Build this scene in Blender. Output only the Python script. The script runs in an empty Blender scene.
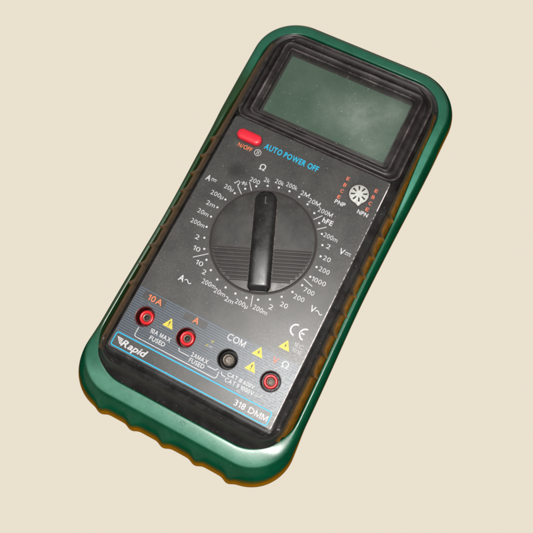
import bpy, bmesh, math, random
from mathutils import Vector, Matrix, Euler

# ---------------------------------------------------------------- basics
# Drawn in "plate units": origin at the dial centre, z = 0 on the printed
# face, one unit = 1.2 mm; the table lies 30 units below the face.
S = 0.0012
ZT = 30.0
random.seed(7)
scene = bpy.context.scene
COL = scene.collection
ROOT0 = Vector((0, 8.0, -ZT))            # base of the meter, in plate units

def link(o):
    COL.objects.link(o); return o

def empty(name, loc):
    o = bpy.data.objects.new(name, None); link(o)
    o.location = loc; o.empty_display_size = 0.02
    return o

class MB:
    """collects faces, links them as one mesh object"""
    def __init__(self, origin=(0, 0, 0)):
        self.v = []; self.f = []; self.m = []; self.s = []; self.o = Vector(origin)
    def add(self, verts, faces, mat=0, smooth=False):
        b = len(self.v)
        self.v += [tuple(p) for p in verts]
        for f in faces:
            self.f.append([b + i for i in f]); self.m.append(mat); self.s.append(smooth)
    def build(self, name, mats, parent=None, recalc=False, sharp=None):
        me = bpy.data.meshes.new(name)
        me.from_pydata([((x - self.o.x) * S, (y - self.o.y) * S, (z - self.o.z) * S) for x, y, z in self.v], [], self.f)
        for m in (mats if isinstance(mats, (list, tuple)) else [mats]): me.materials.append(m)
        for p, mi, sm in zip(me.polygons, self.m, self.s):
            p.material_index = mi; p.use_smooth = sm
        bm = bmesh.new(); bm.from_mesh(me)
        bmesh.ops.remove_doubles(bm, verts=bm.verts, dist=1e-7)
        if recalc: bmesh.ops.recalc_face_normals(bm, faces=bm.faces)
        bm.to_mesh(me); bm.free()
        if sharp is not None: me.set_sharp_from_angle(angle=math.radians(sharp))
        me.update()
        o = bpy.data.objects.new(name, me); link(o)
        o.parent = parent
        po = parent['_o'] if parent is not None and '_o' in parent else None
        pv = Vector(po) if po is not None else Vector((0, 0, -ZT))
        o.location = (self.o - pv) * S
        o['_o'] = list(self.o)
        return o

def loft(mb, rings, mat=0, smooth=True, cap0=False, cap1=False, closed=True, matf=None):
    n = len(rings[0]); V = [p for r in rings for p in r]; F = []; base = len(mb.v)
    mb.v += [tuple(p) for p in V]
    for i in range(len(rings) - 1):
        for j in range(n if closed else n - 1):
            k = (j + 1) % n
            mb.f.append([base + i*n + j, base + i*n + k, base + (i+1)*n + k, base + (i+1)*n + j])
            mb.m.append(matf(i) if matf else mat); mb.s.append(smooth)
    if cap0: mb.f.append([base + j for j in range(n)][::-1]); mb.m.append(matf(0) if matf else mat); mb.s.append(False)
    if cap1: mb.f.append([base + (len(rings)-1)*n + j for j in range(n)]); mb.m.append(matf(len(rings)-2) if matf else mat); mb.s.append(False)

def rrect(x0, x1, y0, y1, r, nc=10, nx=24, ny=60, rt=None):
    """rounded rectangle, counter-clockwise, fixed vertex count"""
    P = []
    def side(a, b, n):
        for i in range(n): t = i / n; P.append((a[0]+(b[0]-a[0])*t, a[1]+(b[1]-a[1])*t))
    q = r if rt is None else rt
    def arc(cx, cy, a0, r):
        for i in range(nc): a = math.radians(a0 + 90*i/nc); P.append((cx+r*math.cos(a), cy+r*math.sin(a)))
    side((x1, y0+r), (x1, y1-q), ny); arc(x1-q, y1-q, 0, q)
    side((x1-q, y1), (x0+q, y1), nx); arc(x0+q, y1-q, 90, q)
    side((x0, y1-q), (x0, y0+r), ny); arc(x0+r, y0+r, 180, r)
    side((x0+r, y0), (x1-r, y0), nx); arc(x1-r, y0+r, 270, r)
    return P

def rz(x0, x1, y0, y1, r, z, **k): return [(x, y, z) for x, y in rrect(x0, x1, y0, y1, r, **k)]
def circ(cx, cy, r, z, n=48): return [(cx + r*math.cos(2*math.pi*i/n), cy + r*math.sin(2*math.pi*i/n), z) for i in range(n)]
def lathe(mb, cx, cy, prof, n=48, mat=0, smooth=True, cap1=False, cap0=False):
    loft(mb, [circ(cx, cy, r, z, n) for r, z in prof], mat, smooth, cap0, cap1)
def sst(a, b, x):
    t = max(0., min(1., (x-a)/(b-a))); return t*t*(3-2*t)
def crom(P, n):
    """Catmull-Rom through tuples"""
    out = []
    for i in range(len(P)-1):
        p0 = P[max(i-1, 0)]; p1 = P[i]; p2 = P[i+1]; p3 = P[min(i+2, len(P)-1)]
        for k in range(n):
            t = k/n
            out.append(tuple(.5*((2*b)+(c-a)*t+(2*a-5*b+4*c-d)*t*t+(-a+3*b-3*c+d)*t**3) for a, b, c, d in zip(p0, p1, p2, p3)))
    out.append(P[-1]); return out

# ---------------------------------------------------------------- materials
class NT:
    def __init__(self, name):
        self.mat = bpy.data.materials.new(name); self.mat.use_nodes = True
        self.t = self.mat.node_tree; self.b = self.t.nodes['Principled BSDF']; self.out = self.t.nodes['Material Output']
        tc = self.t.nodes.new('ShaderNodeTexCoord'); mp = self.t.nodes.new('ShaderNodeMapping')
        mp.inputs['Scale'].default_value = (1/S,)*3            # object space in plate units
        self.t.links.new(tc.outputs['Object'], mp.inputs[0]); self.co = mp.outputs[0]
    def L(self, a, b): self.t.links.new(a, b)
    def set(self, **k):
        for n, v in k.items():
            n = n.replace('_', ' ')
            s = self.b.inputs[n]
            if hasattr(v, 'is_linked') or isinstance(v, bpy.types.NodeSocket): self.L(v, s)
            else: s.default_value = (*v, 1) if isinstance(v, tuple) and len(v) == 3 and s.type == 'RGBA' else v
        return self
    def noise(self, scale, detail=4, rough=.6, co=None, out='Fac'):
        n = self.t.nodes.new('ShaderNodeTexNoise'); n.inputs['Scale'].default_value = scale
        n.inputs['Detail'].default_value = detail; n.inputs['Roughness'].default_value = rough
        self.L(co or self.co, n.inputs['Vector']); return n.outputs[out]
    def voro(self, scale, co=None, out='Distance'):
        n = self.t.nodes.new('ShaderNodeTexVoronoi'); n.inputs['Scale'].default_value = scale
        self.L(co or self.co, n.inputs['Vector']); return n.outputs[out]
    def math(self, op, a, b=None, c=None, clamp=False):
        n = self.t.nodes.new('ShaderNodeMath'); n.operation = op; n.use_clamp = clamp
        for i, v in enumerate((a, b, c)):
            if v is None: continue
            if isinstance(v, (int, float)): n.inputs[i].default_value = v
            else: self.L(v, n.inputs[i])
        return n.outputs[0]
    def ramp(self, fac, a, b, lo=0., hi=1.):
        n = self.t.nodes.new('ShaderNodeMapRange'); n.interpolation_type = 'SMOOTHSTEP'
        n.inputs['From Min'].default_value = a; n.inputs['From Max'].default_value = b
        n.inputs['To Min'].default_value = lo; n.inputs['To Max'].default_value = hi
        self.L(fac, n.inputs['Value']); return n.outputs[0]
    def mix(self, fac, a, b):
        n = self.t.nodes.new('ShaderNodeMix'); n.data_type = 'RGBA'
        for i, v in ((0, fac), (6, a), (7, b)):
            if isinstance(v, (int, float)): n.inputs[i].default_value = v
            elif isinstance(v, tuple): n.inputs[i].default_value = (*v, 1)
            else: self.L(v, n.inputs[i])
        return n.outputs[2]
    def sep(self, co=None):
        n = self.t.nodes.new('ShaderNodeSeparateXYZ'); self.L(co or self.co, n.inputs[0]); return n.outputs
    def map(self, loc=(0, 0, 0), rot=(0, 0, 0), scale=(1, 1, 1)):
        n = self.t.nodes.new('ShaderNodeMapping'); n.inputs['Location'].default_value = loc
        n.inputs['Rotation'].default_value = rot; n.inputs['Scale'].default_value = scale
        self.L(self.co, n.inputs[0]); return n.outputs[0]
    def bump(self, h, strength=.2, dist=.2):
        n = self.t.nodes.new('ShaderNodeBump'); n.inputs['Strength'].default_value = strength
        n.inputs['Distance'].default_value = dist * S
        self.L(h, n.inputs['Height']); self.L(n.outputs[0], self.b.inputs['Normal']); return self
    def box(self, x0, x1, y0, y1, soft=.15):
        x, y, _ = self.sep()
        a = self.math('MULTIPLY', self.ramp(x, x0-soft, x0+soft), self.ramp(x, x1-soft, x1+soft, 1, 0))
        b = self.math('MULTIPLY', self.ramp(y, y0-soft, y0+soft), self.ramp(y, y1-soft, y1+soft, 1, 0))
        return self.math('MULTIPLY', a, b)
    def blob(self, x, y, r0, r1, sx=1., sy=1., rot=0.):
        n = self.t.nodes.new('ShaderNodeVectorMath'); n.operation = 'LENGTH'
        m1 = self.map(loc=(-x, -y, 0)); m2 = self.t.nodes.new('ShaderNodeMapping')
        m2.inputs['Rotation'].default_value = (0, 0, rot); m2.inputs['Scale'].default_value = (sx, sy, 0)
        self.L(m1, m2.inputs[0]); self.L(m2.outputs[0], n.inputs[0])
        return self.ramp(n.outputs['Value'], r0, r1, 1, 0)
    def specks(self, scale, size, dens):
        """sparse dust specks: fine cells gated by a coarse random value"""
        d = self.voro(scale); c = self.voro(scale, out='Color')
        r = self.sep(c)[0]
        return self.math('MULTIPLY', self.ramp(d, size*.6, size, 1, 0), self.ramp(r, dens, dens+.02, 1, 0))

def black_plastic(name, base=(.016, .015, .015), dust=(.16, .15, .14), rough=.42, amt=.35, scr=.5, dens=.06):
    m = NT(name)
    n1 = m.noise(.16, 5, .65); n2 = m.noise(2.2, 3)
    sc = m.noise(1.0, 6, .75, co=m.map(rot=(0, 0, .45), scale=(.5, 4.0, 1)))
    film = m.math('MULTIPLY', m.ramp(n1, .35, .8), m.ramp(n2, .2, .8, .5, 1.))
    f = m.math('MULTIPLY', film, amt)
    col = m.mix(f, base, dust)
    col = m.mix(m.math('MULTIPLY', m.ramp(sc, .62, .75), .25*scr), col, dust)
    col = m.mix(m.math('MULTIPLY', m.specks(1.4, .20, dens), .5), col, (.28, .26, .24))
    m.set(Base_Color=col, Roughness=m.ramp(n1, .3, .7, rough-.07, rough+.12), Specular_IOR_Level=.5)
    m.bump(m.noise(5.5, 2), .10, .12)
    return m.mat

def plastic_(name):
    m = NT(name); n = m.noise(1.5, 5, .7)
    m.set(Base_Color=m.mix(m.ramp(n, .4, .65), (.02, .015, .013), (.13, .10, .085)), Roughness=.5); return m.mat
M = {}
M['case'] = black_plastic('case_plastic', base=(.0075, .0068, .0065), dust=(.10, .095, .09), amt=.16, scr=.4, rough=.40)
M['hood'] = black_plastic('display_hood_plastic', base=(.0085, .0055, .0055), dust=(.12, .095, .09), amt=.16, rough=.52, scr=.8)
M['hoodedge'] = black_plastic('worn_hood_edge', base=(.022, .018, .018), dust=(.30, .26, .25), amt=.55, rough=.42, scr=1.6)
M['knob'] = black_plastic('knob_plastic', base=(.028, .027, .0255), dust=(.09, .087, .08), rough=.45, amt=.18, scr=.25, dens=.04)
M['seat'] = plastic_('pointer_seat_edge')
M['grip'] = black_plastic('pointer_plastic', base=(.006, .006, .006), dust=(.07, .07, .07), rough=.35, amt=.18, scr=.2, dens=.05)
M['scuff'] = NT('dark_scuff').set(Base_Color=(.03, .09, .065), Roughness=.7).mat
M['gap'] = NT('dark_gap').set(Base_Color=(.012, .007, .006), Roughness=.7).mat

def wornprint(name, col, wear=.35, under=(.06, .06, .06)):
    m = NT(name)
    n = m.noise(1.6, 5, .7)
    m.set(Base_Color=m.mix(m.math('MULTIPLY', m.ramp(n, .50, .72), wear), col, under), Roughness=.5, Specular_IOR_Level=.3)
    return m.mat
M['white'] = wornprint('white_print', (.47, .47, .48), .55)
M['faint'] = wornprint('faded_white_print', (.34, .34, .34), .7)
M['orange'] = wornprint('orange_print', (.62, .165, .07), .4)
M['red'] = wornprint('red_print', (.55, .135, .08), .4)
M['cyan'] = wornprint('cyan_print', (.008, .36, .58), .2)
M['yellow'] = wornprint('yellow_print', (.50, .42, .055), .45)
M['dark'] = wornprint('dark_print', (.03, .03, .035), .1)
M['mark'] = wornprint('worn_index_paint', (.10, .10, .10), .3)
M['ghost'] = wornprint('ghost_print', (.12, .115, .11), .4)

# faceplate sheet
def faceplate_mat():
    m = NT('printed_faceplate')
    x, y, z = m.sep()
    n1 = m.noise(.11, 5, .6); n2 = m.noise(1.3, 4, .65)
    base = m.mix(m.ramp(n1, .3, .7), (.031, .0305, .0295), (.050, .0485, .046))
    base = m.mix(m.math('MULTIPLY', m.ramp(n2, .5, .75), .4), base, (.095, .092, .088))
    # ruled jack field
    zone = m.box(-40, 40, -48.6, -31.8, .12)
    slant = m.math('ADD', y, m.math('MULTIPLY', x, .012))
    s = m.math('FRACT', m.math('DIVIDE', slant, .80))
    line = m.math('MULTIPLY', m.ramp(s, .18, .36), m.ramp(s, .64, .82, 1, 0))
    keep = m.ramp(m.noise(.5, 4), .28, .55, .55, 1.)
    clear = None
    for b in ((-27.4, -19.2, -35.2, -32.3), (-11.9, -3.3, -35.1, -32.5)):
        q = m.box(*b); clear = q if clear is None else m.math('MAXIMUM', clear, q)
    zone2 = m.math('MULTIPLY', zone, m.math('SUBTRACT', 1., m.math('MULTIPLY', clear, .95)))
    base = m.mix(m.math('MULTIPLY', zone2, .8), base, (.034, .042, .056))
    base = m.mix(m.math('MULTIPLY', m.math('MULTIPLY', zone2, line), keep), base, (.078, .098, .120))
    # thumb smudge, worn haze, dust
    base = m.mix(m.math('MULTIPLY', m.blob(-20.2, 18.6, .5, 5.0), .75), base, (.012, .012, .011))
    base = m.mix(m.math('MULTIPLY', m.specks(1.0, .17, .06), .6), base, (.35, .34, .32))
    base = m.mix(m.math('MULTIPLY', m.specks(1.9, .24, .06), .4), base, (.22, .21, .2))
    # a little of the printed line
    m.set(Base_Color=base, Roughness=m.ramp(n2, .3, .7, .40, .46), Specular_IOR_Level=.5)
    m.bump(m.noise(4.5, 3), .04, .06)
    return m.mat
M['face'] = faceplate_mat()

def edge_mat():
    m = NT('worn_highlit_plate_edge')
    y = m.sep()[1]
    n = m.noise(.9, 5, .7)
    f = m.math('ADD', m.math('MULTIPLY', m.ramp(n, .40, .62), .55), m.ramp(y, -2, -14, 0., .6), clamp=True)  # whiter down the lower right: edge highlight painted in beside the wear
    f = m.math('MULTIPLY', m.math('MAXIMUM', f, m.box(20, 40, 26.5, 35, .3)), m.ramp(m.sep()[0], 29.3, 29.6, .12, 1.))
    m.set(Base_Color=m.mix(f, (.05, .05, .05), (.72, .66, .66)), Roughness=.5); return m.mat
M['edge'] = edge_mat()

# holster rubber: green above, warm table reflection painted brown towards the foot
def rubber():
    m = NT('green_rubber')
    z = m.sep()[2]
    n1 = m.noise(.13, 5, .6); n2 = m.noise(1.1, 5, .65)
    g = m.mix(m.ramp(n1, .3, .7), (.0015, .048, .021), (.003, .068, .031))
    g = m.mix(m.math('MULTIPLY', m.ramp(n2, .55, .8), .45), g, (.02, .10, .06))
    zz = m.math('ADD', z, m.math('MULTIPLY', m.math('SUBTRACT', n1, .5), 1.2))
    # scuffed, dusty upward faces, with the lip highlights painted in as paler green
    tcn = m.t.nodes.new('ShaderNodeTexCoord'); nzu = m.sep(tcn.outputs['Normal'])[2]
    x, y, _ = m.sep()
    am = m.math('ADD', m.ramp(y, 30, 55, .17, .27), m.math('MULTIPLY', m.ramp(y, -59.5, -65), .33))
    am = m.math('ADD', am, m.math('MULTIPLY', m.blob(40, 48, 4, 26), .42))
    am = m.math('ADD', am, m.math('MULTIPLY', m.blob(38.5, 37, 2, 13), .30))  # highlight on the upper right lip, painted as paler rubber
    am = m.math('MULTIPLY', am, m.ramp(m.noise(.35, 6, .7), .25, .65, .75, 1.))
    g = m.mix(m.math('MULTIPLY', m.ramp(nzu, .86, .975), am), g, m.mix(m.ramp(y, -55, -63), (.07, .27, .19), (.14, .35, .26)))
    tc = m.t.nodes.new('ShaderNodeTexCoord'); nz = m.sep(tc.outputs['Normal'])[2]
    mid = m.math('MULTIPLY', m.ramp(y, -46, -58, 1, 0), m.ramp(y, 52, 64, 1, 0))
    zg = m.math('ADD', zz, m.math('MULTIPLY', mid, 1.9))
    warm = m.math('MULTIPLY', m.ramp(zg, WARM0, WARM1), m.ramp(nz, .74, .48))
    g = m.mix(m.math('MULTIPLY', m.ramp(zg, WARM0 + .2, WARM0 - 1.4), m.ramp(nz, .74, .5)), g, (.022, .032, .004))
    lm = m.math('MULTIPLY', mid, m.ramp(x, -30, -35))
    g = m.mix(m.math('MULTIPLY', lm, m.ramp(n1, .2, .6, .45, .8)), g, (.016, .030, .006))  # left middle wall painted darker olive, as shade on the side facing away
    warm = m.math('MULTIPLY', warm, m.ramp(zz, -18.5, -14.8))
    g = m.mix(warm, g, (.33, .130, .003))
    g = m.mix(m.math('MULTIPLY', m.specks(1.1, .12, .05), .5), g, (.4, .42, .38))
    m.set(Base_Color=g, Roughness=m.ramp(n2, .3, .75, .29, .37), Specular_IOR_Level=m.math('MULTIPLY', m.ramp(warm, 0, 1, 1., .1), m.ramp(nz, .66, .90, .0, .55)))
    m.bump(n2, .05, .15)
    return m.mat
WARM0, WARM1 = -9.2, -12.6      # plate height where the painted reflection starts / is full (object origin is on the face plane)
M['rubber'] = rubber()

def sidegrip(name, z0, z1, k):  # warm table reflection painted into the flank colour, black towards the top
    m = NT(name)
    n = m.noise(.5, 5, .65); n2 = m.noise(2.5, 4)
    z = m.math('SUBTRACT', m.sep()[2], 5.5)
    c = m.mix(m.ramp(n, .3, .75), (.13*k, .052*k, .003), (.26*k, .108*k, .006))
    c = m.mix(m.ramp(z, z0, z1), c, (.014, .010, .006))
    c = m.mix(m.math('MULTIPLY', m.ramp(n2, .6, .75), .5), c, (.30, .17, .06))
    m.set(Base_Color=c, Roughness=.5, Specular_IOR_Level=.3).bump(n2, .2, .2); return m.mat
M['sidegrip'] = sidegrip('grip_table_reflection', -5.0, -2.5, 1.)
M['sidegrip_dark'] = sidegrip('dark_grip_table_reflection', -3.8, .0, .55)

def lcd():
    m = NT('lcd_glass')
    n = m.noise(.07, 4, .6)
    c = m.mix(m.ramp(n, .3, .7), (.046, .083, .056), (.066, .106, .078))
    m.set(Base_Color=c, Roughness=.22, Specular_IOR_Level=.5); return m.mat
M['lcd'] = lcd()

def window_mat():
    m = NT('dusty_clear_window'); t = m.t
    tr = t.nodes.new('ShaderNodeBsdfTransparent'); gl = t.nodes.new('ShaderNodeBsdfGlossy'); df = t.nodes.new('ShaderNodeBsdfDiffuse')
    gl.inputs['Roughness'].default_value = .16
    fr = t.nodes.new('ShaderNodeFresnel'); fr.inputs['IOR'].default_value = 1.45
    df.inputs['Color'].default_value = (.50, .56, .52, 1)
    n1 = m.noise(.22, 6, .68); n2 = m.noise(1.0, 5, .7)
    sm = m.math('ADD', m.blob(9.5, 58.5, 0, 9.5, 1., .75, .6), m.math('MULTIPLY', m.blob(1, 57, 0, 13), .55))
    sm = m.math('ADD', sm, m.math('MULTIPLY', m.blob(19, 64, 0, 9), .9))
    sm = m.math('ADD', sm, m.math('MULTIPLY', m.blob(17, 50, 0, 14), .6))
    haze = m.math('MULTIPLY', m.math('ADD', .10, m.math('MULTIPLY', sm, .85)), m.ramp(n1, .25, .8, .5, 1.))
    scr = m.ramp(m.noise(.9, 4, .7, co=m.map(rot=(0, 0, -.6), scale=(.18, 2.2, 1))), .60, .72)
    haze = m.math('ADD', haze, m.math('MULTIPLY', m.math('MULTIPLY', scr, sm), .30))
    haze = m.math('MULTIPLY', haze, m.ramp(n2, .2, .8, .8, 1.05))
    dust = m.math('ADD', m.math('MULTIPLY', m.specks(.8, .15, .10), .55), m.math('MULTIPLY', m.specks(1.7, .22, .08), .4))
    hair = m.ramp(m.noise(.7, 3, .5, co=m.map(rot=(0, 0, .8), scale=(.25, 2.4, 1))), .70, .74)
    fac = m.math('ADD', m.math('MULTIPLY', haze, .42), m.math('ADD', dust, m.math('MULTIPLY', hair, .12)), clamp=True)
    fac = m.math('MULTIPLY', fac, .75)
    a = t.nodes.new('ShaderNodeMixShader'); b = t.nodes.new('ShaderNodeMixShader')
    m.L(fr.outputs[0], a.inputs[0]); m.L(tr.outputs[0], a.inputs[1]); m.L(gl.outputs[0], a.inputs[2])
    m.L(fac, b.inputs[0]); m.L(a.outputs[0], b.inputs[1]); m.L(df.outputs[0], b.inputs[2])
    m.L(b.outputs[0], m.out.inputs['Surface']); t.nodes.remove(m.b)
    return m.mat
M['window'] = window_mat()

def plastic(name, col, rough=.3, col2=None, spec=.5):
    m = NT(name); n = m.noise(1.2, 5, .65)
    m.set(Base_Color=m.mix(m.ramp(n, .35, .75), col, col2 or tuple(c*.72 for c in col)), Roughness=m.ramp(n, .3, .7, rough-.05, rough+.12), Specular_IOR_Level=spec)
    m.bump(m.noise(4, 2), .08, .15); return m.mat
M['button'] = plastic('red_button_plastic', (.62, .016, .035), .38, (.52, .014, .028))
M['redjack'] = plastic('red_jack_plastic', (.60, .016, .022), .28, (.45, .010, .015))
M['blackjack'] = plastic('black_jack_plastic', (.010, .009, .009), .5, spec=.35)
M['maroon'] = plastic('black_socket_red_reflection', (.050, .006, .006), .35)  # black well with the red ring's reflection painted into its colour
M['socket'] = plastic('grey_socket_plastic', (.44, .45, .43), .45, (.33, .34, .32))
def metal():
    m = NT('nickel_contact'); n = m.noise(1.2, 5, .6)
    m.set(Base_Color=m.mix(m.ramp(n, .3, .7), (.46, .40, .34), (.24, .20, .16)), Metallic=.75, Roughness=.42); return m.mat
M['metal'] = metal()
M['dullmetal'] = plastic('tarnished_contact_well', (.16, .13, .105), .5, (.06, .05, .04))

# ---------------------------------------------------------------- the meter
meter = empty('multimeter', (0, 8.0*S, 0))
meter['label'] = 'black handheld digital multimeter in green rubber holster lying on a cream surface'
meter['category'] = 'multimeter'
meter['_o'] = [0, 8.0, -ZT]

# ---- holster -------------------------------------------------------------
def endf(y):      # 1 on the end caps, 0 along the waisted middle
    return (.8*sst(30.5, 42, y) + .2*sst(40, 66, y)) if y > 0 else sst(-47, -61, y)
def endx(y): return sst(20, 60, y) if y > 0 else endf(y)
def waist(y): return 0.8 * math.exp(-((y + 3) / 26.0)**2)
#        hxE   hxM   yb     yt    r     zE    zM
prof = [(34.2, 36.2, -62.4, 79.8, 13.2, -10.0, -10.5),
        (34.5, 36.5, -62.7, 80.0, 13.3, -6.0, -7.6),
        (34.7, 36.6, -62.9, 80.3, 13.5, -4.9, -6.5),
        (35.2, 36.85, -63.5, 80.8, 13.8, -4.55, -6.25),
        (37.0, 37.25, -66.4, 82.6, 15.0, -4.6, -6.26),
        (37.9, 37.7, -68.0, 83.8, 15.6, -4.95, -6.55),
        (38.5, 38.25, -69.0, 84.8, 16.2, -5.9, -7.3),
        (39.6, 39.2, -72.2, 87.2, 17.3, -9.2, -9.8),
        (40.5, 39.7, -74.75, 89.2, 18.3, -13.4, -13.4),
        (40.4, 39.8, -74.6, 89.2, 18.3, -18.0, -18.0),
        (39.0, 39.0, -73.0, 88.0, 17.4, -26.0, -26.0),
        (37.0, 37.0, -70.5, 86.0, 16.0, -29.6, -29.6),
        (34.0, 34.0, -67.0, 83.0, 14.0, -30.0, -30.0)]
prof = crom(prof, 4)
NUB = [-24.6, -12.4, 0.0, 12.2, 24.5]
mb = MB()
rings = []
for hE, hM, yb, yt, r, zE, zM in prof:
    ring = []
    for x, y in rrect(-hE, hE, yb, yt, r if r < 13.9 else 13.8 + (r-13.8)*.30, nc=48, nx=110, ny=90, rt=r):
        e = endf(y)
        k = abs(x)/hE
        d = (hM - hE) * (1 - endx(y)) - waist(y) * (1. if zM < -6.265 else .3)
        if k > .5: x += math.copysign(1., x) * d * sst(.5, 1., k)
        z = zE*e + zM*(1-e)
        if z < -7.2 and z > -29 and y < -66 and abs(x) < 30:         # moulded nubs on the foot of the holster
            for nx_ in NUB:
                q = math.exp(-(abs(x - nx_)/1.9)**2.2)
                y -= .95 * q * sst(-7.6, -9.2, z) * (1 - sst(-20, -27, z))
        ring.append((x, y, z))
    rings.append(ring)
loft(mb, rings, cap1=True)
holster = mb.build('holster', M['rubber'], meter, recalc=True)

mb = MB((3.5, -65, -4.5))
def strip(pts, w, z):
    for (x0, y0), (x1, y1) in zip(pts, pts[1:]):
        d = Vector((y0-y1, x1-x0)).normalized()*w/2
        mb.add([(x0+d.x, y0+d.y, z), (x0-d.x, y0-d.y, z), (x1-d.x, y1-d.y, z), (x1+d.x, y1+d.y, z)], [(0, 1, 2, 3)])
strip([(2.9, -64.2), (3.1, -65.8)], .18, -4.50); strip([(3.7, -63.9), (3.6, -64.9), (4.1, -65.6)], .16, -4.49); strip([(4.2, -63.9), (4.5, -64.9)], .16, -4.48); strip([(4.8, -64.2), (5.0, -64.5)], .2, -4.47)
mb.build('scuff_mark', M['scuff'], holster)

# ---- case ----------------------------------------------------------------
mb = MB()
K = dict(nc=10, nx=24, ny=60)
R = [rz(-29.6, 29.6, -53.4, 76.5, 1.2, -1.2, rt=9.0, **K),
     rz(-29.9, 29.9, -53.9, 76.8, 1.5, -.35, rt=9.0, **K),
     rz(-30.5, 30.5, -54.6, 77.0, 1.9, -.45, rt=9.2, **K),
     rz(-31.0, 31.0, -55.3, 77.2, 2.6, -1.05, rt=9.4, **K),
     rz(-31.8, 31.8, -56.5, 77.5, 4.2, -1.45, rt=9.8, **K),
     rz(-32.6, 32.6, -57.7, 77.9, 6.0, -1.75, rt=10.2, **K),
     rz(-33.1, 33.1, -58.5, 78.3, 7.0, -2.3, rt=10.6, **K),
     rz(-33.5, 33.5, -59.3, 78.6, 8.0, -3.3, rt=11.0, **K),
     rz(-34.6, 34.6, -61.0, 79.2, 10.0, -5.2, rt=11.6, **K),
     rz(-36.0, 36.0, -63.2, 80.4, 12.5, -8.6, rt=13.0, **K),
     rz(-36.1, 36.1, -63.4, 80.6, 12.6, -12.0, rt=13.1, **K),
     rz(-36.0, 36.0, -63.2, 80.4, 12.6, -29.5, rt=13.0, **K)]
# z lifts at the two ends so the rim ducks under the holster lip there
def lift(ring, k):
    return [(x, y, z + k * (sst(-49, -60, y) if y < 0 else sst(66, 78, y))) for x, y, z in ring]
R = [lift(r, k) for r, k in zip(R, [0, 0, 0, 0, 0, 0, .1, .3, 1.0, 3.4, 1.0, 0])]
R = [[(x, y, z - (1.6 if n < 8 else 0)*sst(36, 40, y)) for x, y, z in r] for n, r in enumerate(R)]    # drops under the display housing
R = [[(x, y, z + d*sst(-50, -54.5, y)) for x, y, z in r] for r, d in zip(R, [0, 0, 0, .55, -.25, .75, .6, 0, 0, 0, 0, 0])]
loft(mb, R, cap1=True)
case = mb.build('case', M['case'], meter, recalc=True, sharp=50)

# ribbed side grips: flanks between case and holster, table reflection painted brown
for sgn in (-1, 1):
    mb = MB((sgn*34.8, 0, -5.5))
    ribs = [27.6 - 7.5*k for k in range(9)]
    n = 700; y0, y1 = -56.0, 70.0
    sec = []
    for i in range(n+1):
        y = y0 + (y1-y0)*i/n
        b = 0.
        for ry in ribs:                   # saw-tooth rib: steep below, ramped above
            u = y - ry
            if -.55 < u <= 0: b = max(b, (u+.55)/.55)
            elif 0 < u < 2.6: b = max(b, (1-u/2.6)**1.8)
        f = sst(y1, y1-8, y) * sst(y0, y0+4, y)
        b *= 1.3
        lead = [(30.75, -.35, .0), (31.5, -1.0, .25), (32.4, -1.7, .35)] if sgn < 0 else []
        prof_ = lead + [(32.8, -2.0, .1), (33.35, -2.9, .55), (34.1, -4.4, .9), (35.0, -6.2, 1.), (35.9, -8.2, .5), (36.0, -9.2, .1), (35.9, -11.5, 0.)]
        sec.append([(sgn*(px + .26*f - .5*(1-f) + b*w*f*.95), y, pz + b*w*f*.45) for px, pz, w in prof_])
    loft(mb, sec, closed=False)
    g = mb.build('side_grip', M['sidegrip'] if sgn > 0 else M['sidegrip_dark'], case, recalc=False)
    bm = bmesh.new(); bm.from_mesh(g.data)
    for f_ in bm.faces: f_.normal_update()
    if sum(f_.normal.x*sgn for f_ in bm.faces) < 0: bmesh.ops.reverse_faces(bm, faces=bm.faces)
    bm.to_mesh(g.data); bm.free(); g.data.set_sharp_from_angle(angle=math.radians(35))

# ---- faceplate with jack holes -------------------------------------------
JX = [-23.3, -7.75, 7.75, 23.25]; JY = -40.2; JR = 3.25
bm = bmesh.new()
def loop(pts):
    vs = [bm.verts.new((x*S, y*S, z*S)) for x, y, z in pts]
    return vs, [bm.edges.new((vs[i], vs[(i+1) % len(vs)])) for i in range(len(vs))]
KF = dict(nc=6, nx=20, ny=40)
outer = rz(-29.65, 29.65, -53.45, 37.45, .7, 0, **KF)
ov, oe = loop(outer); edges = list(oe); holes = []
for jx in JX:
    hv, he = loop(circ(jx, JY, JR, 0, 48)); edges += he; holes.append((jx, hv))
res = bmesh.ops.triangle_fill(bm, use_beauty=True, use_dissolve=False, edges=edges)
for f in bm.faces:
    f.normal_update()
    if f.normal.z < 0: f.normal_flip()
    f.material_index = 0
def skirt(vs, ring2, mi):
    v2 = [bm.verts.new((x*S, y*S, z*S)) for x, y, z in ring2]; n = len(vs)
    for i in range(n):
        f = bm.faces.new((vs[i], v2[i], v2[(i+1) % n], vs[(i+1) % n])); f.material_index = mi
    return v2
b1 = skirt(ov, rz(-29.95, 29.95, -53.75, 37.75, .9, -.22, **KF), 1)
skirt(b1, rz(-29.95, 29.95, -53.75, 37.75, .9, -1.0, **KF), 0)
for jx, hv in holes: skirt(hv, circ(jx, JY, JR, -.5, 48), 0)
bmesh.ops.recalc_face_normals(bm, faces=bm.faces)
if sum(f.normal.z for f in bm.faces if f.material_index == 0 and abs(f.normal.z) > .9) < 0: bmesh.ops.reverse_faces(bm, faces=bm.faces)
me = bpy.data.meshes.new('faceplate'); bm.to_mesh(me); bm.free()
me.materials.append(M['face']); me.materials.append(M['edge'])
face = bpy.data.objects.new('faceplate', me); link(face); face.parent = meter
face.location = (Vector((0, 0, 0)) - ROOT0) * S; face['_o'] = [0, 0, 0]

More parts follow.
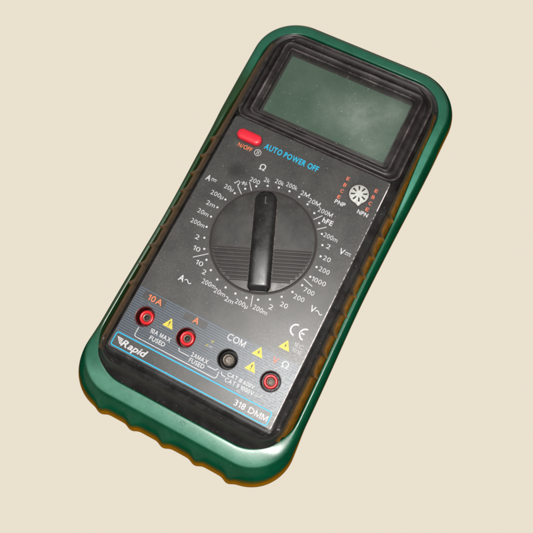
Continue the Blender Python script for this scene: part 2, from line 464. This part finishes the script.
# ---- display -------------------------------------------------------------
mb = MB()
KD = dict(nc=14, nx=20, ny=20)
rd = [rz(-33.0, 33.0, 38.3, 79.6, 5.0, -6.0, rt=12.3, **KD),
      rz(-32.2, 32.2, 38.6, 78.4, 4.6, -3.2, rt=10.6, **KD),
      rz(-31.6, 31.6, 38.9, 77.6, 4.0, -2.0, rt=9.6, **KD),
      rz(-31.1, 31.1, 39.3, 77.0, 3.6, -1.75, rt=8.8, **KD),
      rz(-30.5, 30.5, 39.8, 76.3, 3.2, -2.05, rt=7.8, **KD),
      rz(-29.2, 29.2, 40.6, 75.3, 2.6, -2.5, rt=5.6, **KD),
      rz(-28.0, 28.0, 41.3, 74.4, 2.2, -2.2, rt=3.6, **KD),
      rz(-27.6, 27.6, 41.6, 74.0, 2.0, -1.5, rt=3.0, **KD),
      rz(-27.2, 27.2, 41.9, 73.6, 1.9, -1.35, rt=2.6, **KD),
      rz(-26.7, 26.7, 42.2, 73.2, 1.6, -1.55, rt=2.2, **KD),
      rz(-25.4, 25.4, 42.9, 71.9, 1.2, -1.9, **KD),
      rz(-25.0, 25.0, 43.2, 71.5, 1.0, -1.75, **KD),
      rz(-24.7, 24.7, 43.5, 71.2, .9, -2.1, **KD),
      rz(-24.5, 24.5, 43.7, 71.0, .8, -4.6, **KD)]
loft(mb, rd, matf=lambda i: 2 if i in (2, 8, 11) else 0)
# web that closes the step between display and faceplate
mb.add([(-30.4, 37.2, -1.6), (30.4, 37.2, -1.6), (31.0, 39.6, -2.0), (-31.0, 39.6, -2.0)], [(0, 1, 2, 3)], 0)
hood = mb.build('display_housing', [M['hood'], M['gap'], M['hoodedge']], meter, recalc=True, sharp=55)
mb = MB((0, 57.4, -4.4))
mb.add([(-24.6, 43.6, -4.5), (24.6, 43.6, -4.5), (24.6, 71.1, -4.5), (-24.6, 71.1, -4.5)], [(0, 1, 2, 3)], 1)
mb.add(rz(-23.6, 24.0, 45.4, 70.4, .4, -4.42, nc=3, nx=2, ny=2), [tuple(range(20))][:0], 0)
q = rz(-23.7, 24.1, 45.5, 70.1, .4, -4.4, nc=3, nx=2, ny=2)
mb.v = mb.v[:4]; mb.add(q, [tuple(range(len(q)))], 0)
mb.build('display_screen', [M['lcd'], M['gap']], hood)
mb = MB((0, 0, -3.4))
mb.add(rz(-24.55, 24.55, 43.6, 71.1, .8, -3.4, nc=3, nx=2, ny=2), [tuple(range(20))], 0)
mb.build('display_window', M['window'], hood)

# ---- rotary knob ---------------------------------------------------------
mb = MB()
lathe(mb, 0, 0, [(18.35, .03), (17.75, .035)], 128, 1)
lathe(mb, 0, 0, [(17.75, .03), (17.7, .45), (17.55, .62), (17.3, .68)], 128, 0)
lathe(mb, 0, 0, [(17.3, .68), (9., .74), (.01, .76)], 128, 0)
A0 = math.radians(22.5); ax = Vector((-math.sin(A0), math.cos(A0), 0)); px_ = Vector((ax.y, -ax.x, 0))
def kp(a, b, z):       # along pointer, across, height
    p = ax*a + px_*b; return (p.x, p.y, z)
for k in range(9):     # pressed-in finger lines, square to the pointer
    a = -3.5 - 1.27*k
    half = math.sqrt(17.35**2 - (abs(a)+.35)**2)
    for b0, b1 in ((-half, -3.4), (3.4, half)):
        w = .36
        v = [kp(a-w, b0, .70), kp(a-w, b1, .70), kp(a-.17, b1, 1.08), kp(a-.17, b0, 1.08), kp(a+.17, b0, 1.08), kp(a+.17, b1, 1.08), kp(a+w, b1, .70), kp(a+w, b0, .70)]
        mb.add(v, [(0, 1, 2, 3), (3, 2, 5, 4), (4, 5, 6, 7), (0, 3, 4, 7), (1, 6, 5, 2)], 0)
        g = .27
        mb.add([kp(a+w+.04, b0+.1, .79), kp(a+w+.04, b1-.1, .79), kp(a+w+.04+g*1.6, b1-.1, .79), kp(a+w+.04+g*1.6, b0+.1, .79)], [(0, 1, 2, 3)], 1)
knob = mb.build('rotary_knob', [M['knob'], M['gap']], meter, recalc=False, sharp=35)
mb = MB()
secs = []
N = 60
for i in range(N+1):
    a = -17.3 + 34.6*i/N
    # plan: square-ish lower end, rounded tip
    top = max(0., (a - 13.6)/3.75); wq = math.sqrt(max(0., 1 - min(1., top)**2.2))
    low = max(0., (-15.9 - a)/1.45); wl = 1 - .22*min(1., low)**2
    w = 3.8 * max(.10, wq) * wl
    h = 4.5 - 1.0*sst(14.8, 17.3, a)*1.6 - 1.3*sst(-15.9, -17.3, a) + .25 - .0042*a*a
    S_ = []
    for b, zz in ((-1.0, .6), (-.985, 2.0), (-.95, h-1.4), (-.90, h-.75), (-.80, h-.33), (-.64, h-.12), (-.4, h), (0, h+.04), (.4, h), (.64, h-.12), (.80, h-.33), (.90, h-.75), (.95, h-1.4), (.985, 2.0), (1.0, .6)):
        S_.append(kp(a, b*w, max(.6, zz)))
    secs.append(S_)
loft(mb, secs, closed=False)
n_ = len(secs[0])
mb.add(secs[0], [tuple(range(n_))[::-1]], 0); mb.add(secs[-1], [tuple(range(n_))], 0)
grip = mb.build('pointer_grip', M['grip'], knob, recalc=True, sharp=60)
# thin dark seat around the grip + the worn index line on its tip
mb = MB()
mb.add([kp(-17.0, -4.02, .80), kp(-17.0, 4.02, .80), kp(14.2, 4.02, .80), kp(14.2, -4.02, .80)], [(0, 1, 2, 3)], 0)
mb.build('grip_seat', M['seat'], knob)
mb = MB()
mb.add([kp(12.0, -.12, 4.24), kp(12.0, .12, 4.24), kp(14.6, .12, 4.06), kp(14.6, -.12, 4.06)], [(0, 1, 2, 3)], 0)
mb.build('pointer_line', M['mark'], grip)

# ---- power button --------------------------------------------------------
def stad(cx, cy, hl, hw, z, n=20, rot=0.):
    P = []
    for i in range(n+1): a = -math.pi/2 + math.pi*i/n; P.append((cx + hl - hw + hw*math.cos(a), cy + hw*math.sin(a), z))
    for i in range(n+1): a = math.pi/2 + math.pi*i/n; P.append((cx - hl + hw + hw*math.cos(a), cy + hw*math.sin(a), z))
    return P
mb = MB()
bc = (-21.55, 31.75)
loft(mb, [stad(*bc, 4.95, 2.2, .02), stad(*bc, 4.6, 1.9, .03)], 1)
loft(mb, [stad(*bc, 4.68, 1.95, .0), stad(*bc, 4.68, 1.95, .9), stad(*bc, 4.6, 1.87, 1.3), stad(*bc, 4.35, 1.62, 1.62), stad(*bc, 3.9, 1.2, 1.82), stad(*bc, 3.2, .5, 1.92)], 0, cap1=True)
mb.build('power_button', [M['button'], M['gap']], meter, sharp=60)

# ---- transistor socket ---------------------------------------------------
mb = MB()
sc = (21.8, 29.35)
def tear(r, z, n=64):
    P = []
    ta = math.radians(-69)
    for i in range(n):
        a = 2*math.pi*i/n
        d = math.atan2(math.sin(a-ta), math.cos(a-ta))
        rr = r + 1.0*max(0., 1-abs(d)/.34)**1.25 * (r/3.3)
        P.append((sc[0] + rr*math.cos(a), sc[1] + rr*math.sin(a), z))
    return P
loft(mb, [tear(3.72, .02), tear(3.35, .03)], 1)
loft(mb, [tear(3.36, .0), tear(3.34, .35), tear(3.22, .5), tear(1.0, .56)], 0, cap1=True)
sock = mb.build('transistor_socket', [M['socket'], M['gap']], meter, sharp=50)
for k in range(8):
    a = math.radians(22.5 + 45*k); u = Vector((math.cos(a), math.sin(a), 0)); w = Vector((-u.y, u.x, 0))
    c = Vector((*sc, .62))
    mb = MB(tuple(c + u*2.05))
    P = [c + u*1.35 - w*.2, c + u*2.75 - w*.32, c + u*2.85, c + u*2.75 + w*.32, c + u*1.35 + w*.2, c + u*1.25]
    mb.add(P, [(0, 1, 2, 3, 4, 5)], 0)
    mb.build('pin_slot', M['gap'], sock)

# ---- input jacks ---------------------------------------------------------
for i, jx in enumerate(JX):
    mb = MB((jx, JY, 0))
    red = i != 2
    lathe(mb, jx, JY, [(3.5, .02), (3.45, .16), (3.3, .2), (3.12, .08), (3.05, -.6), (3.0, -5.6), (.01, -5.6)], 48, 0)
    j = mb.build('input_jack', [M['maroon'] if i < 2 else M['blackjack']], meter, sharp=50)
    j['label'] = ('red input jack marked 10A', 'red input jack marked A', 'black input jack marked COM', 'red input jack marked V and ohm')[i]
    mb = MB((jx, JY, -2))
    if i < 2: pr = [(2.45, -5.5), (2.45, -2.5), (2.3, -2.15), (2.0, -2.0), (1.65, -2.08), (1.42, -2.4), (1.36, -5.0)]
    elif i == 2: pr = [(2.5, -5.5), (2.5, -2.7), (2.35, -2.4), (2.15, -2.35), (1.95, -2.6), (1.92, -5.0)]
    else: pr = [(2.32, -5.5), (2.32, -2.0), (2.2, -1.7), (1.9, -1.55), (1.6, -1.65), (1.46, -2.0), (1.42, -5.0)]
    lathe(mb, jx, JY, pr, 48, 0)
    mb.build('insulator_ring', M['redjack'] if red else M['blackjack'], j, sharp=60)
    mb = MB((jx, JY, -4))
    ro = 1.33 if i < 2 else (1.88 if i == 2 else 1.4)
    lathe(mb, jx, JY, [(ro, -5.4), (ro, -2.9), (ro*.92, -2.7), (ro*.74, -2.8), (ro*.66, -3.3)], 40, 0)
    lathe(mb, jx, JY, [(ro*.66, -3.3), (ro*.60, -4.6), (.01, -4.8)], 40, 1 if i < 2 else 2)
    mb.build('metal_contact', [M['metal'], M['gap'], M['dullmetal']], j, sharp=60)

# ---------------------------------------------------------------- printing
ZP = .05
dg = None
def char_geo(ch, bold, shear):
    """one glyph at size 1: verts, faces, width"""
    if ch == 'M':                                    # drawn as one outline so that no strokes overlap
        h = CAP; w = h*.98; t = h*(.115 + bold*3.0); d = t*1.15
        P = [(0, 0), (0, h), (t*1.05, h), (w/2, h*.30), (w-t*1.05, h), (w, h), (w, 0), (w-t, 0), (w-t, h*.70), (w/2+d*.30, 0.02*h), (w/2-d*.30, 0.02*h), (t, h*.70), (t, 0)]
        P = [(x+shear*y, y) for x, y in P]
        q = [(0, 1, 11, 12), (1, 2, 11), (2, 3, 10, 11), (3, 9, 10), (3, 4, 8, 9), (4, 5, 8), (5, 6, 7, 8)]
        return [(x, y, 0) for x, y in P], q, w
    if ch == '1':                                    # stem with a flag
        h = CAP; t = h*(.125 + bold*3.0); w = h*.36
        P = [(w-t, 0), (w, 0), (w, h), (w-t*.95, h), (0, h*.80), (0, h*.80-t*1.0), (w-t, h*.86-t*.55)]
        P = [(x+shear*y, y) for x, y in P]
        return [(x, y, 0) for x, y in P], [(0, 1, 2, 6), (2, 3, 6), (3, 4, 5, 6)], w
    cu = bpy.data.curves.new('t', 'FONT'); cu.body = ch; cu.size = 1.0; cu.resolution_u = 3
    cu.fill_mode = 'FRONT'; cu.shear = shear; cu.offset = bold
    o = bpy.data.objects.new('t', cu); link(o)
    me = bpy.data.meshes.new_from_object(o.evaluated_get(bpy.context.evaluated_depsgraph_get()))
    v = [tuple(p.co) for p in me.vertices]; f = [tuple(p.vertices) for p in me.polygons]
    bpy.data.objects.remove(o); bpy.data.curves.remove(cu); bpy.data.meshes.remove(me)
    base = [x - shear*y for x, y, z in v]
    a, b = min(base), max(base)
    return [(x-a, y, z) for x, y, z in v], f, b-a
CHARS = {}
def text_geo(s, x0, x1, yb, cap, bold=0., shear=0., gap=.105):
    """text fitted to x0..x1 with its baseline and cap height; returns verts, faces (plate units)"""
    V, F, x = [], [], 0.
    for ch in s:
        if ch == ' ': x += .30; continue
        key = (ch, bold, shear)
        if key not in CHARS: CHARS[key] = char_geo(*key)
        v, f, w = CHARS[key]; b = len(V)
        V += [(px + x, py) for px, py, _ in v]; F += [tuple(b+i for i in q) for q in f]
        x += w + gap
    W = x - gap
    sx = (x1-x0)/W
    return [(x0 + px*sx, yb + py*cap/CAP, ZP) for px, py in V], F
def capheight():
    cu = bpy.data.curves.new('t', 'FONT'); cu.body = 'H'; cu.size = 1.
    o = bpy.data.objects.new('t', cu); link(o)
    me = bpy.data.meshes.new_from_object(o.evaluated_get(bpy.context.evaluated_depsgraph_get()))
    h = max(p.co.y for p in me.vertices) if me.vertices else .7
    bpy.data.objects.remove(o); bpy.data.curves.remove(cu); bpy.data.meshes.remove(me); return h
CAP = capheight()

class Print(MB):
    def text(self, *a, mat=0, **k):
        v, f = text_geo(*a, **k); self.add(v, f, mat)
    def line(self, pts, w, mat=0, z=ZP, closed=False):
        P = [Vector((p[0], p[1], 0)) for p in pts]; n = len(P); L_, R_ = [], []
        for i in range(n):
            if closed: a, b = P[(i-1) % n], P[(i+1) % n]
            else: a, b = P[max(i-1, 0)], P[min(i+1, n-1)]
            d = (b-a).normalized(); q = Vector((-d.y, d.x, 0))*w/2
            L_.append((P[i].x+q.x, P[i].y+q.y, z)); R_.append((P[i].x-q.x, P[i].y-q.y, z))
        m = n if closed else n-1
        self.add(L_+R_, [(i, n+i, n+(i+1) % n, (i+1) % n) for i in range(m)], mat)
    def disc(self, x, y, r, mat=0, n=20, z=ZP): self.add(circ(x, y, r, z, n), [tuple(range(n))], mat)
    def poly(self, pts, mat=0, z=ZP): self.add([(p[0], p[1], z) for p in pts], [tuple(range(len(pts)))], mat)
def fix(o):            # every printed face looks up
    bm = bmesh.new(); bm.from_mesh(o.data)
    for f in bm.faces:
        f.normal_update()
        if f.normal.z < 0: f.normal_flip()
    bm.to_mesh(o.data); bm.free(); return o
def wave(x0, x1, y, amp, n=16): return [(x0+(x1-x0)*i/n, y + amp*math.sin(2*math.pi*i/n)) for i in range(n+1)]
def arc(cx, cy, r, a0, a1, n=18): return [(cx+r*math.cos(math.radians(a0+(a1-a0)*i/n)), cy+r*math.sin(math.radians(a0+(a1-a0)*i/n))) for i in range(n+1)]
def rpath(pts, r, n=6):
    """polyline with its inner corners rounded"""
    out = [pts[0]]
    for i in range(1, len(pts)-1):
        p = Vector(pts[i]); a = (Vector(pts[i-1])-p).normalized()*r; b = (Vector(pts[i+1])-p).normalized()*r
        for k in range(n+1):
            t = k/n; q = p + a*(1-t)**2 + b*t**2; out.append((q.x, q.y))
    out.append(pts[-1]); return out

# dial scale
pr = Print((0, 0, ZP))
for i in range(32):
    a = math.radians(90 - (i-5)*11.25); pr.disc(20*math.cos(a), 20*math.sin(a), .37)
for i0 in (.5, 1.5, 8.5, 9.5, 14.5, 19.5, 25.5):
    a = math.radians(90 - (i0-5)*11.25); r0, r1 = (18.7, 22.0) if i0 < 12 else (18.8, 22.6)
    if i0 == 25.5: r1 = 24.2
    pr.line([(r0*math.cos(a), r0*math.sin(a)), (r1*math.cos(a), r1*math.sin(a))], .24)
LAB = [('20µ', -21.1, -17.6, 12.0), ('200µ', -24.3, -19.4, 8.0), ('2m', -23.9, -20.6, 4.0), ('20m', -25.2, -21.1, .15), ('200m', -25.6, -20.4, -4.),
       ('2', -21.5, -20.0, -8.5), ('10', -20.3, -17.7, -12.2), ('10', -17.1, -14.4, -16.2), ('2', -13.5, -12.1, -18.2), ('200m', -12.0, -7.0, -21.0), ('20m', -6.9, -2.8, -22.0),
       ('2m', -2.4, .7, -22.9), ('200µ', 1.1, 5.7, -22.1), ('200m', 7.3, 12.4, -21.2), ('2', 11.8, 13.3, -18.8), ('20', 14.8, 17.4, -16.3), ('200', 17.6, 21.3, -12.0), ('700', 19.6, 23.3, -8.6),
       ('1000', 20.3, 25.3, -4.1), ('200', 21.0, 24.7, 0.), ('20', 20.6, 23.2, 4.), ('2', 19.8, 21.2, 8.05), ('200m', 17.3, 22.3, 11.3), ('200M', 11.7, 17.0, 18.5), ('20M', 7.3, 11.6, 20.1),
       ('2M', 3.7, 6.9, 21.4), ('200k', -2.1, 2.1, 22.0), ('20k', -6.1, -2.8, 21.4), ('2k', -9.8, -7.6, 20.2), ('200', -14.3, -10.6, 18.2)]
for s, a, b, y in LAB: pr.text(s, a, b, y-.78, 1.6, bold=-.004)
pr.text('hFE', 14.7, 18.4, 15.0, 1.7, bold=.022)
# buzzer and diode signs
pr.line([(-18.2, 14.6), (-17.6, 15.8), (-16.9, 15.5), (-16.9, 14.5)], .24); pr.disc(-18.3, 14.6, .28); pr.disc(-17.0, 14.4, .28)
pr.line([(-16.5, 15.75), (-14.2, 15.75)], .2); pr.poly([(-15.9, 16.5), (-15.9, 15.0), (-14.9, 15.75)]); pr.line([(-14.8, 16.5), (-14.8, 15.0)], .24)
# function signs
pr.text('A', -28.4, -26.7, 11.2, 2.0, bold=.02); pr.line([(-26.4, 12.5), (-24.4, 12.5)], .26)
for k in range(3): pr.line([(-26.4+.72*k, 11.9), (-25.95+.72*k, 11.9)], .24)
pr.text('V', 24.4, 26.2, 7.5, 2.0, bold=.015); pr.line([(26.4, 8.9), (28.4, 8.9)], .26)
for k in range(3): pr.line([(26.4+.75*k, 8.25), (26.9+.75*k, 8.25)], .24)
pr.text('A', -19.6, -17.6, -24.4, 2.1, bold=.018); pr.line(wave(-17.4, -14.9, -23.5, .45), .28)
pr.text('V', 24.2, 26.0, -14.3, 2.1, bold=.015); pr.line(wave(26.1, 28.6, -13.5, .45), .28)
pr.text('Ω', -13.4, -11.2, 22.8, 2.1, bold=.012)
o = fix(pr.build('dial_scale', M['white'], face)); o['label'] = 'white ring of range dots and values around the knob'

# power legend
pr = Print((0, 0, ZP))
pr.text('O', -25.4, -24.4, 27.25, 1.35, mat=1)
pr.text('N/OFF', -24.1, -18.7, 27.2, 1.5, mat=0, bold=.018)
pr.line(arc(-16.4, 28.0, 1.15, 0, 360, 32)[:-1], .2, 2, closed=True)
pr.line([(-16.65, 27.3), (-16.65, 28.75)], .22, 2); pr.line([(-16.1, 27.3), (-16.1, 28.75)], .22, 2)
pr.text('AUTO POWER OFF', -15.3, 5.4, 30.4, 2.05, mat=3, bold=.018)
fix(pr.build('power_legend', [M['orange'], M['ghost'], M['white'], M['cyan']], face))

# transistor legend
pr = Print((0, 0, ZP))
for s, y in zip('EBCE', (32.9, 30.4, 27.95, 25.55)):
    pr.text(s, 15.55, 16.65, y-.62, 1.25, bold=.02); pr.text(s, 26.05, 27.15, y-.5, 1.25, bold=.02)
pr.text('PNP', 15.5, 19.3, 22.95, 1.45, mat=1, bold=.018); pr.text('NPN', 23.9, 27.7, 22.95, 1.45, mat=1, bold=.018)
fix(pr.build('transistor_legend', [M['red'], M['white']], face))

# jack legends
pr = Print((0, 0, ZP))
pr.text('10A', -25.5, -20.2, -34.85, 2.0, mat=1, bold=.012)
pr.text('A', -8.4, -6.3, -34.75, 2.05, mat=1, bold=.015)
pr.text('COM', 4.3, 10.7, -34.6, 2.2, bold=.004)
pr.text('V', 20.7, 22.6, -34.6, 2.1, mat=2, bold=.012); pr.text('Ω', 24.0, 26.3, -34.5, 2.1, bold=.006)
pr.text('10A MAX', -19.3, -11.7, -43.95, 1.45, bold=.016); pr.text('FUSED', -18.4, -12.7, -46.15, 1.45, bold=.014)
pr.text('2AMAX', -3.5, 2.6, -44.65, 1.4, bold=.014); pr.text('FUSED', -3.3, 2.2, -46.55, 1.4, bold=.012)
pr.line(rpath([(-23.3, -44.2), (-23.35, -47.35), (7.3, -47.4), (7.1, -44.9)], 1.0), .26)
pr.line(rpath([(-8.1, -44.1), (-7.6, -45.0), (-3.8, -45.0)], .4), .24); pr.line(rpath([(2.9, -45.0), (6.0, -45.0), (6.4, -44.2)], .3), .24)
pr.line(rpath([(7.9, -44.6), (8.4, -45.5), (9.8, -45.5)], .4), .24)
pr.text('CAT III 600V', 10.0, 19.6, -44.9, 1.3, mat=0, bold=.008); pr.text('CAT II 1000V', 10.0, 20.2, -46.75, 1.3, mat=0, bold=.008)
pr.line(rpath([(20.6, -46.3), (22.6, -46.2), (23.0, -44.8)], .8), .26, 3)
pr.line([(14.8, -47.5), (16.3, -47.5)], .17, 3); pr.line([(15.1, -47.8), (16.0, -47.8)], .14, 3); pr.line([(15.55, -47.05), (15.55, -47.5)], .16, 3)
fix(pr.build('jack_legend', [M['white'], M['orange'], M['red'], M['faint']], face))

# approval marks
pr = Print((0, 0, ZP))
pr.line(arc(23.35, -21.9, 1.85, 88, 268), .52); pr.line(arc(26.65, -21.95, 1.85, 88, 268), .52); pr.line([(24.9, -21.95), (26.35, -21.95)], .46)
pr.text('IEC', 24.9, 27.9, -26.75, 1.35, mat=1, bold=.004); pr.text('1010', 24.8, 28.1, -28.6, 1.35, mat=1, bold=.004)
fix(pr.build('approval_mark', [M['white'], M['faint']], face))

# brand strip
pr = Print((0, 0, ZP))
strip = rrect(-28.95, 28.2, -53.1, -48.55, .7, nc=5, nx=2, ny=2)
pr.line(strip, .36, 1, closed=True)
pr.text('Rapid', -25.9, -17.1, -52.0, 2.15, bold=.026, shear=.28, gap=.035)
for k in range(4):     # small wing of slanted bars before the name
    yy = -49.75 - .52*k; pr.poly([(-28.3+.45*k, yy), (-25.75+.02*k, yy-.1), (-25.85, yy-.46), (-27.75+.45*k, yy-.42)])
pr.text('318 DMM', 16.0, 27.7, -51.95, 1.9, bold=.010)
o = fix(pr.build('brand_strip', [M['white'], M['cyan']], face)); o['label'] = 'cyan outlined strip with white lettering at both ends'

# warning triangles
def tri(cx, yb, kind):
    p = Print((cx, yb+1.4, ZP))
    p.poly([(cx-1.95, yb), (cx+1.95, yb), (cx, yb+3.3)], 0)
    z = ZP + .03
    if kind == '!':
        p.poly([(cx-.22, yb+2.1), (cx-.13, yb+1.0), (cx+.13, yb+1.0), (cx+.22, yb+2.1)], 1, z); p.disc(cx, yb+.6, .19, 1, 12, z)
    else:
        p.poly([(cx+.25, yb+2.4), (cx-.38, yb+1.15), (cx-.02, yb+1.25), (cx-.2, yb+.4), (cx+.4, yb+1.5), (cx+.06, yb+1.42)], 1, z)
    return fix(p.build('warning_triangle', [M['yellow'], M['dark']], face))
tri(-14.85, -39.95, '!'); tri(15.7, -35.0, 'z'); tri(15.75, -40.2, '!'); tri(22.45, -29.2, 'z')
p = Print((0.2, -38.3, ZP)); M['wornyellow'] = wornprint('rubbed_yellow_print', (.26, .23, .06), .8)
p.poly([(-.9, -39.7), (-.2, -39.6), (0, -38.6), (-.5, -38.9)], 0); p.poly([(.2, -37.5), (.9, -38.0), (1.2, -36.9), (.7, -36.9)], 0); p.line([(.3, -39.2), (1.6, -39.1)], .22, 1)
o = fix(p.build('warning_triangle', [M['wornyellow'], M['faint']], face)); o['label'] = 'almost rubbed-off yellow warning triangle'

for o in list(bpy.data.objects):
    if '_o' in o: del o['_o']

# ---------------------------------------------------------------- surface
def srgb(c): return tuple(((v/255+.055)/1.055)**2.4 for v in c)
me = bpy.data.meshes.new('table_surface')
r = 3.0
me.from_pydata([(-r, -r, 0), (r, -r, 0), (r, r, 0), (-r, r, 0)], [], [(0, 1, 2, 3)])
ts = bpy.data.objects.new('table_surface', me); link(ts); ts['kind'] = 'structure'
ts.location = (0, 0, -.0002)
m = bpy.data.materials.new('cream_shadeless_surface'); m.use_nodes = True; t = m.node_tree
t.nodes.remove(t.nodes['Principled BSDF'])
em = t.nodes.new('ShaderNodeEmission'); em.inputs[0].default_value = (*srgb((234, 225, 207)), 1); em.inputs[1].default_value = 1.  # surface glows by itself, so it stays flat and takes no shadow
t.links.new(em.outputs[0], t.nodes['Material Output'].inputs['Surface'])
me.materials.append(m)

# ---------------------------------------------------------------- light
w = bpy.data.worlds.new('World'); scene.world = w; w.use_nodes = True
bg = w.node_tree.nodes['Background']; bg.inputs[0].default_value = (1., .97, .93, 1); bg.inputs[1].default_value = .14
CAM = Vector((34.11388774, -44.23293539, 188.63143633 + ZT)) * S
def area(name, loc, target, size, power, col=(1, 1, 1), sy=None):
    l = bpy.data.lights.new(name, 'AREA'); l.size = size; l.energy = power; l.color = col
    if sy: l.shape = 'RECTANGLE'; l.size_y = sy
    o = bpy.data.objects.new(name, l); link(o); o.location = loc
    o.rotation_euler = (Vector(target) - Vector(loc)).to_track_quat('-Z', 'Y').to_euler(); return o
area('flash', CAM + Vector((-.004, .008, .012)), (0, 0, .03), .028, 1.12, (1, .975, .94))

# ---------------------------------------------------------------- camera
cd = bpy.data.cameras.new('camera'); cam = bpy.data.objects.new('camera', cd); link(cam)
R0 = (0.88969696, 0.45400504, -0.04815324); R1 = (0.43132317, -0.8704207, -0.23733548); R2 = (-0.14966508, 0.19038705, -0.97023355)
mw = Matrix(((R0[0], -R1[0], -R2[0]), (R0[1], -R1[1], -R2[1]), (R0[2], -R1[2], -R2[2]))).to_4x4()
mw.translation = CAM
cam.matrix_world = mw
cd.sensor_width = 36; cd.lens = 582.695/533*36; cd.clip_start = .005; cd.clip_end = 50
scene.camera = cam
scene.render.film_transparent = False
scene.cycles.filter_width = 1.9
scene.view_settings.view_transform = 'Standard'; scene.view_settings.look = 'None'
scene.view_settings.exposure = 0; scene.view_settings.gamma = 1
